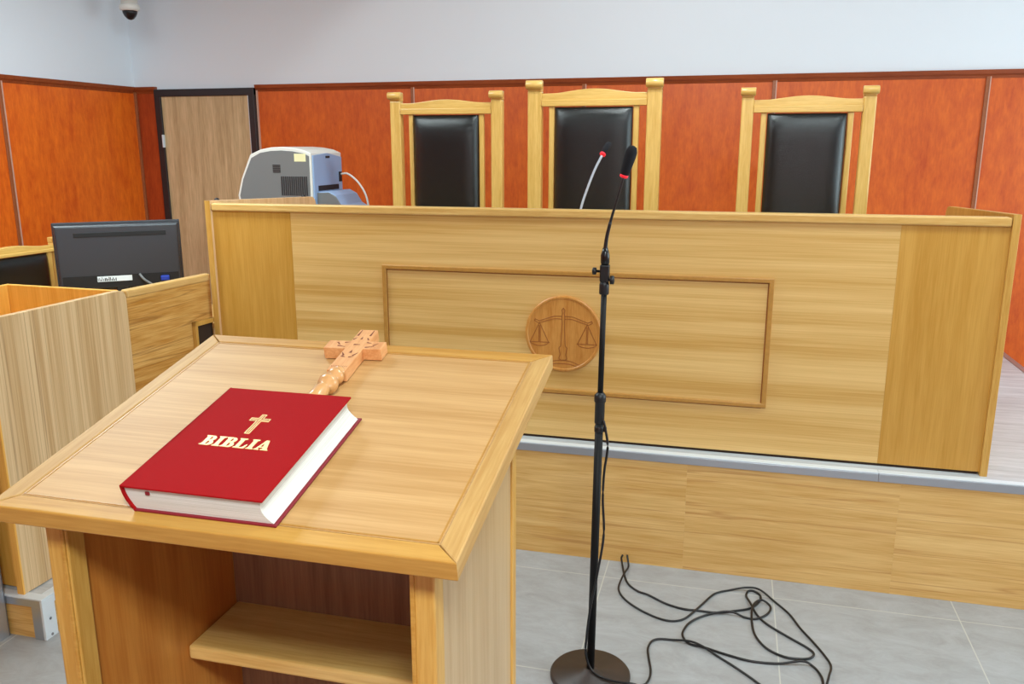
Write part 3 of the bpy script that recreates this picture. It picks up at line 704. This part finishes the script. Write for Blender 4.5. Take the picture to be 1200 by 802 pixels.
# ------------------------------------------------------------------ microphone stand
ms = thing('microphone_stand', 'tall black floor microphone stand with round iron base in front of the bench', 'stand', (-.376, -.905, 0))
obj('round_base', lambda bm: lathe(bm, [(.131, 0), (.134, .004), (.134, .014), (.128, .021), (.030, .026), (.022, .034), (.001, .034)], seg=64), M['base_iron'], ms)
for p in ms.children[0].data.polygons: p.use_smooth = True
LEAN = Matrix.Rotation(.0120, 4, 'Y')                    # the pole leans slightly to the right
def leaned(o): o.rotation_euler = (0, .0120, 0); return o
leaned(obj('lower_tube', lambda bm: lathe(bm, [(.0130, .03), (.0130, .93)], seg=24), M['pole_black'], ms))
leaned(obj('upper_tube', lambda bm: lathe(bm, [(.0088, .93), (.0088, 1.33)], seg=24), M['pole_black'], ms))
cl = leaned(obj('height_clutch', lambda bm: lathe(bm, [(.0135, .895), (.0155, .90), (.0155, .965), (.0185, .968), (.0185, .987), (.014, .993), (.0095, .998)], seg=28), M['black'], ms))
leaned(obj('clutch_ring', lambda bm: (lathe(bm, [(.0135, .868), (.0150, .870), (.0150, .885), (.0135, .887)], seg=24), box(bm, .010, .024, -.006, .006, .870, .886, bev=.003)), M['rubber'], ms))
cp = leaned(obj('swivel_clamp', lambda bm: (lathe(bm, [(.0135, 1.305), (.0150, 1.308), (.0150, 1.335), (.012, 1.345)], seg=24), box(bm, -.014, .014, -.012, .014, 1.343, 1.395, bev=.004, seg=2)), M['black'], ms))
obj('knob', [lambda bm: lathe(bm, [(.005, -.038), (.011, -.036), (.011, -.026), (.004, -.024), (.004, -.008)], 'X', 16, (0, 0, 1.374)),
             lambda bm: lathe(bm, [(.004, .008), (.004, .016), (.013, .018), (.013, .028), (.010, .030)], 'X', 20, (0, -.004, 1.350))], M['rubber'], cp)
# gooseneck microphone held by the stand
bx_, by_ = -.376+.0120*1.395, -.905
mic = thing('gooseneck_microphone', 'black gooseneck microphone with foam windscreen on top of the floor stand', 'microphone', (bx_, by_, 1.3955))
obj('socket', lambda bm: lathe(bm, [(.011, 0), (.0135, .004), (.0135, .028), (.011, .036), (.0075, .050)], seg=24), M['black_gloss'], mic)
g = [(0, 0, .045), (.001, 0, .062), (.005, -.001, .09), (.013, -.003, .125), (.021, -.005, .155), (.034, -.009, .20), (.050, -.014, .258)]
obj('gooseneck', [lambda bm: tube(bm, g, [.0050, .0034], 12), lambda bm: tube(bm, g[:4], [.0064, .0050], 12)], M['rubber'], mic)
d = (Vector(g[-1])-Vector(g[-2])).normalized(); d = (d+Vector((.02, .0, 0))).normalized(); R = d.to_track_quat('Z', 'Y').to_matrix()
obj('light_ring', lambda bm: lathe(bm, [(.008, -.003), (.0120, -.001), (.0125, .005), (.009, .007)], origin=g[-1], rot=R, seg=24), M['red_ring'], mic)
obj('foam_windscreen', lambda bm: lathe(bm, [(.009, .004), (.013, .008), (.0150, .03), (.0172, .06), (.0168, .075), (.0120, .087), (.004, .091)], origin=g[-1], rot=R, seg=28), M['foam'], mic)

# ------------------------------------------------------------------ cables
cr = .0042
A = [(-0.375, -0.094), (-0.352, -0.184), (-0.325, -0.264), (-0.281, -0.312), (-0.237, -0.331), (-0.166, -0.379), (-0.099, -0.402), (-0.043, -0.4), (0.028, -0.397), (0.091, -0.369), (0.151, -0.334), (0.185, -0.28), (0.193, -0.229), (0.169, -0.196), (0.147, -0.202), (0.138, -0.243), (0.151, -0.305), (0.177, -0.377), (0.214, -0.436), (0.286, -0.504), (0.341, -0.552), (0.363, -0.586), (0.35, -0.617), (0.314, -0.632), (0.258, -0.631), (0.202, -0.592), (0.167, -0.521), (0.157, -0.436), (0.158, -0.359), (0.17, -0.304), (0.196, -0.276), (0.223, -0.287), (0.228, -0.321), (0.209, -0.369), (0.169, -0.406), (0.13, -0.405), (0.076, -0.393), (-0.003, -0.419), (-0.063, -0.485), (-0.087, -0.55), (-0.087, -0.593), (-0.063, -0.633), (-0.011, -0.643), (0.063, -0.668), (0.149, -0.687), (0.241, -0.678), (0.319, -0.658), (0.354, -0.666), (0.374, -0.71), (0.378, -0.76), (.36, -.86), (.30, -.98), (.26, -1.12)]
Bc = [(-0.342, -0.124), (-0.35, -0.202), (-0.36, -0.285), (-0.349, -0.343), (-0.313, -0.4), (-0.249, -0.456), (-0.181, -0.493), (-0.133, -0.499), (-0.095, -0.478), (-0.066, -0.432), (-0.029, -0.352), (0.017, -0.257), (0.074, -0.213), (0.141, -0.191), (0.19, -0.196), (0.244, -0.257), (0.295, -0.339), (0.328, -0.429), (0.366, -0.511), (0.401, -0.596), (0.414, -0.651), (0.4, -0.722), (0.392, -0.757), (.37, -.83), (.31, -.88), (.24, -.87), (0.174, -0.813), (0.148, -0.786), (0.092, -0.733), (0.034, -0.684), (-0.018, -0.651), (-0.063, -0.632), (-0.124, -0.624), (-0.169, -0.63), (-0.194, -0.653), (-0.203, -0.699), (-0.196, -0.75), (-0.182, -0.822), (-0.181, -0.871), (-0.191, -0.907), (-0.212, -0.938)]
def lift(path, lift0=0):
    """rests on the floor; where it meets an earlier stretch it rises by one cable thickness"""
    out = []
    for i, p in enumerate(path):
        z = cr+.0006
        for j in range(max(0, i-5)):
            if math.dist(p, path[j]) < .030: z = 3*cr+.0015
        out.append((p[0], p[1], z+lift0))
    return out
ca_ = tag(obj('cable', lambda bm: (tube(bm, [(-.373, -.0745, .031), (-.374, -.082, .029), (-.375, -.09, .020)]+lift(A)[1:], cr, 10, 6)), M['rubber']),
    'black cable from the left riser hole, coiled in small loops on the tiles', 'cable')
Bl = lift(Bc)
for i, p in enumerate(Bl):
    if any(math.dist(p[:2], q[:2]) < .030 for q in A): Bl[i] = (p[0], p[1], max(p[2], 3*cr+.0015))
poleside = [(-.235, -.958, .034), (-.275, -.955, .031), (-.325, -.947, .031), (-.358, -.930, .034), (-.378, -.924, .055), (-.390, -.923, .10), (-.388, -.923, .16), (-.378, -.924, .259), (-.357, -.925, .391), (-.3400, -.922, .528), (-.346, -.92, .648), (-.3440, -.92, .740), (-.335, -.92, .824), (-.343, -.92, .882), (-.350, -.919, .91)]
cb_ = tag(obj('cable', lambda bm: tube(bm, [(-.353, -.0745, .033), (-.351, -.083, .031), (-.346, -.095, .016)]+Bl[:-1]+[(-.208, -.930, .012), (-.222, -.948, .026)]+poleside, cr*.95, 10, 6), M['rubber']),
    'black cable from the microphone stand over the tiles to the right riser hole', 'cable')

# ------------------------------------------------------------------ camera
f, yaw, pitch, roll = 989.05, .2533, .2283, -.0008
cam = bpy.data.cameras.new('camera'); co = bpy.data.objects.new('camera', cam); C.objects.link(co)
cam.sensor_width = 36; cam.lens = f/1200*36; cam.clip_start = .02
right = Vector((math.cos(yaw), math.sin(yaw), 0)); fw = Vector((-math.sin(yaw)*math.cos(pitch), math.cos(yaw)*math.cos(pitch), -math.sin(pitch))); up = right.cross(fw)
r2 = right*math.cos(roll)+up*math.sin(roll); u2 = -right*math.sin(roll)+up*math.cos(roll)
co.matrix_world = Matrix(((r2.x, u2.x, -fw.x, 0), (r2.y, u2.y, -fw.y, -3.4024), (r2.z, u2.z, -fw.z, 1.7402), (0, 0, 0, 1)))
bpy.context.scene.camera = co

# ------------------------------------------------------------------ light
def area(name, loc, target, sx, sy, power, col):
    l = bpy.data.lights.new(name, 'AREA'); l.shape = 'RECTANGLE'; l.size = sx; l.size_y = sy; l.energy = power; l.color = col
    o = bpy.data.objects.new(name, l); C.objects.link(o); o.location = loc
    o.rotation_euler = (Vector(target)-Vector(loc)).to_track_quat('-Z', 'Y').to_euler(); return o
area('window_light', (4.1, .2, 1.75), (-2.5, .6, 1.4), 3.4, 1.7, 125, (.73, .93, 1))
area('ceiling_key_light', (.5, -4.3, ZC-.05), (.5, -4.3, 0), .6, .6, 138, (.87, .99, 1))
area('ceiling_panel_light', (-2.9, -.6, ZC-.03), (-2.9, -.6, 0), 1.2, .6, 78, (.84, .98, 1))
area('ceiling_panel_light', (1.0, -.9, ZC-.03), (1.0, -.9, 0), 1.4, .6, 42, (.84, .98, 1))
def spot(name, loc, target, power, size, blend, soft, col):
    sl = bpy.data.lights.new(name, 'SPOT'); sl.energy = power; sl.spot_size = math.radians(size); sl.spot_blend = blend; sl.shadow_soft_size = soft; sl.color = col
    so = bpy.data.objects.new(name, sl); C.objects.link(so); so.location = loc
    so.rotation_euler = (Vector(target)-so.location).to_track_quat('-Z', 'Y').to_euler()
spot('wall_shade_helper_spot', (-.4, .35, 3.1), (-.4, 2.67, 1.0), 76, 112, .12, .12, (.88, .99, 1))  # added spot, its cone edge shapes the diagonal shade on the back wall
spot('left_wall_fill_spot', (.4, -2.4, 3.2), (-4.7, 1.55, 1.55), 760, 33, .9, .5, (.68, .90, 1))  # added spot that brightens the left wall and fades towards its top
w = bpy.data.worlds.new('world'); bpy.context.scene.world = w; w.use_nodes = True
w.node_tree.nodes['Background'].inputs[0].default_value = (.80, .86, 1, 1); w.node_tree.nodes['Background'].inputs[1].default_value = .55
vs = bpy.context.scene.view_settings; vs.view_transform = 'Standard'; vs.look = 'None'; vs.exposure = 0; vs.gamma = 1
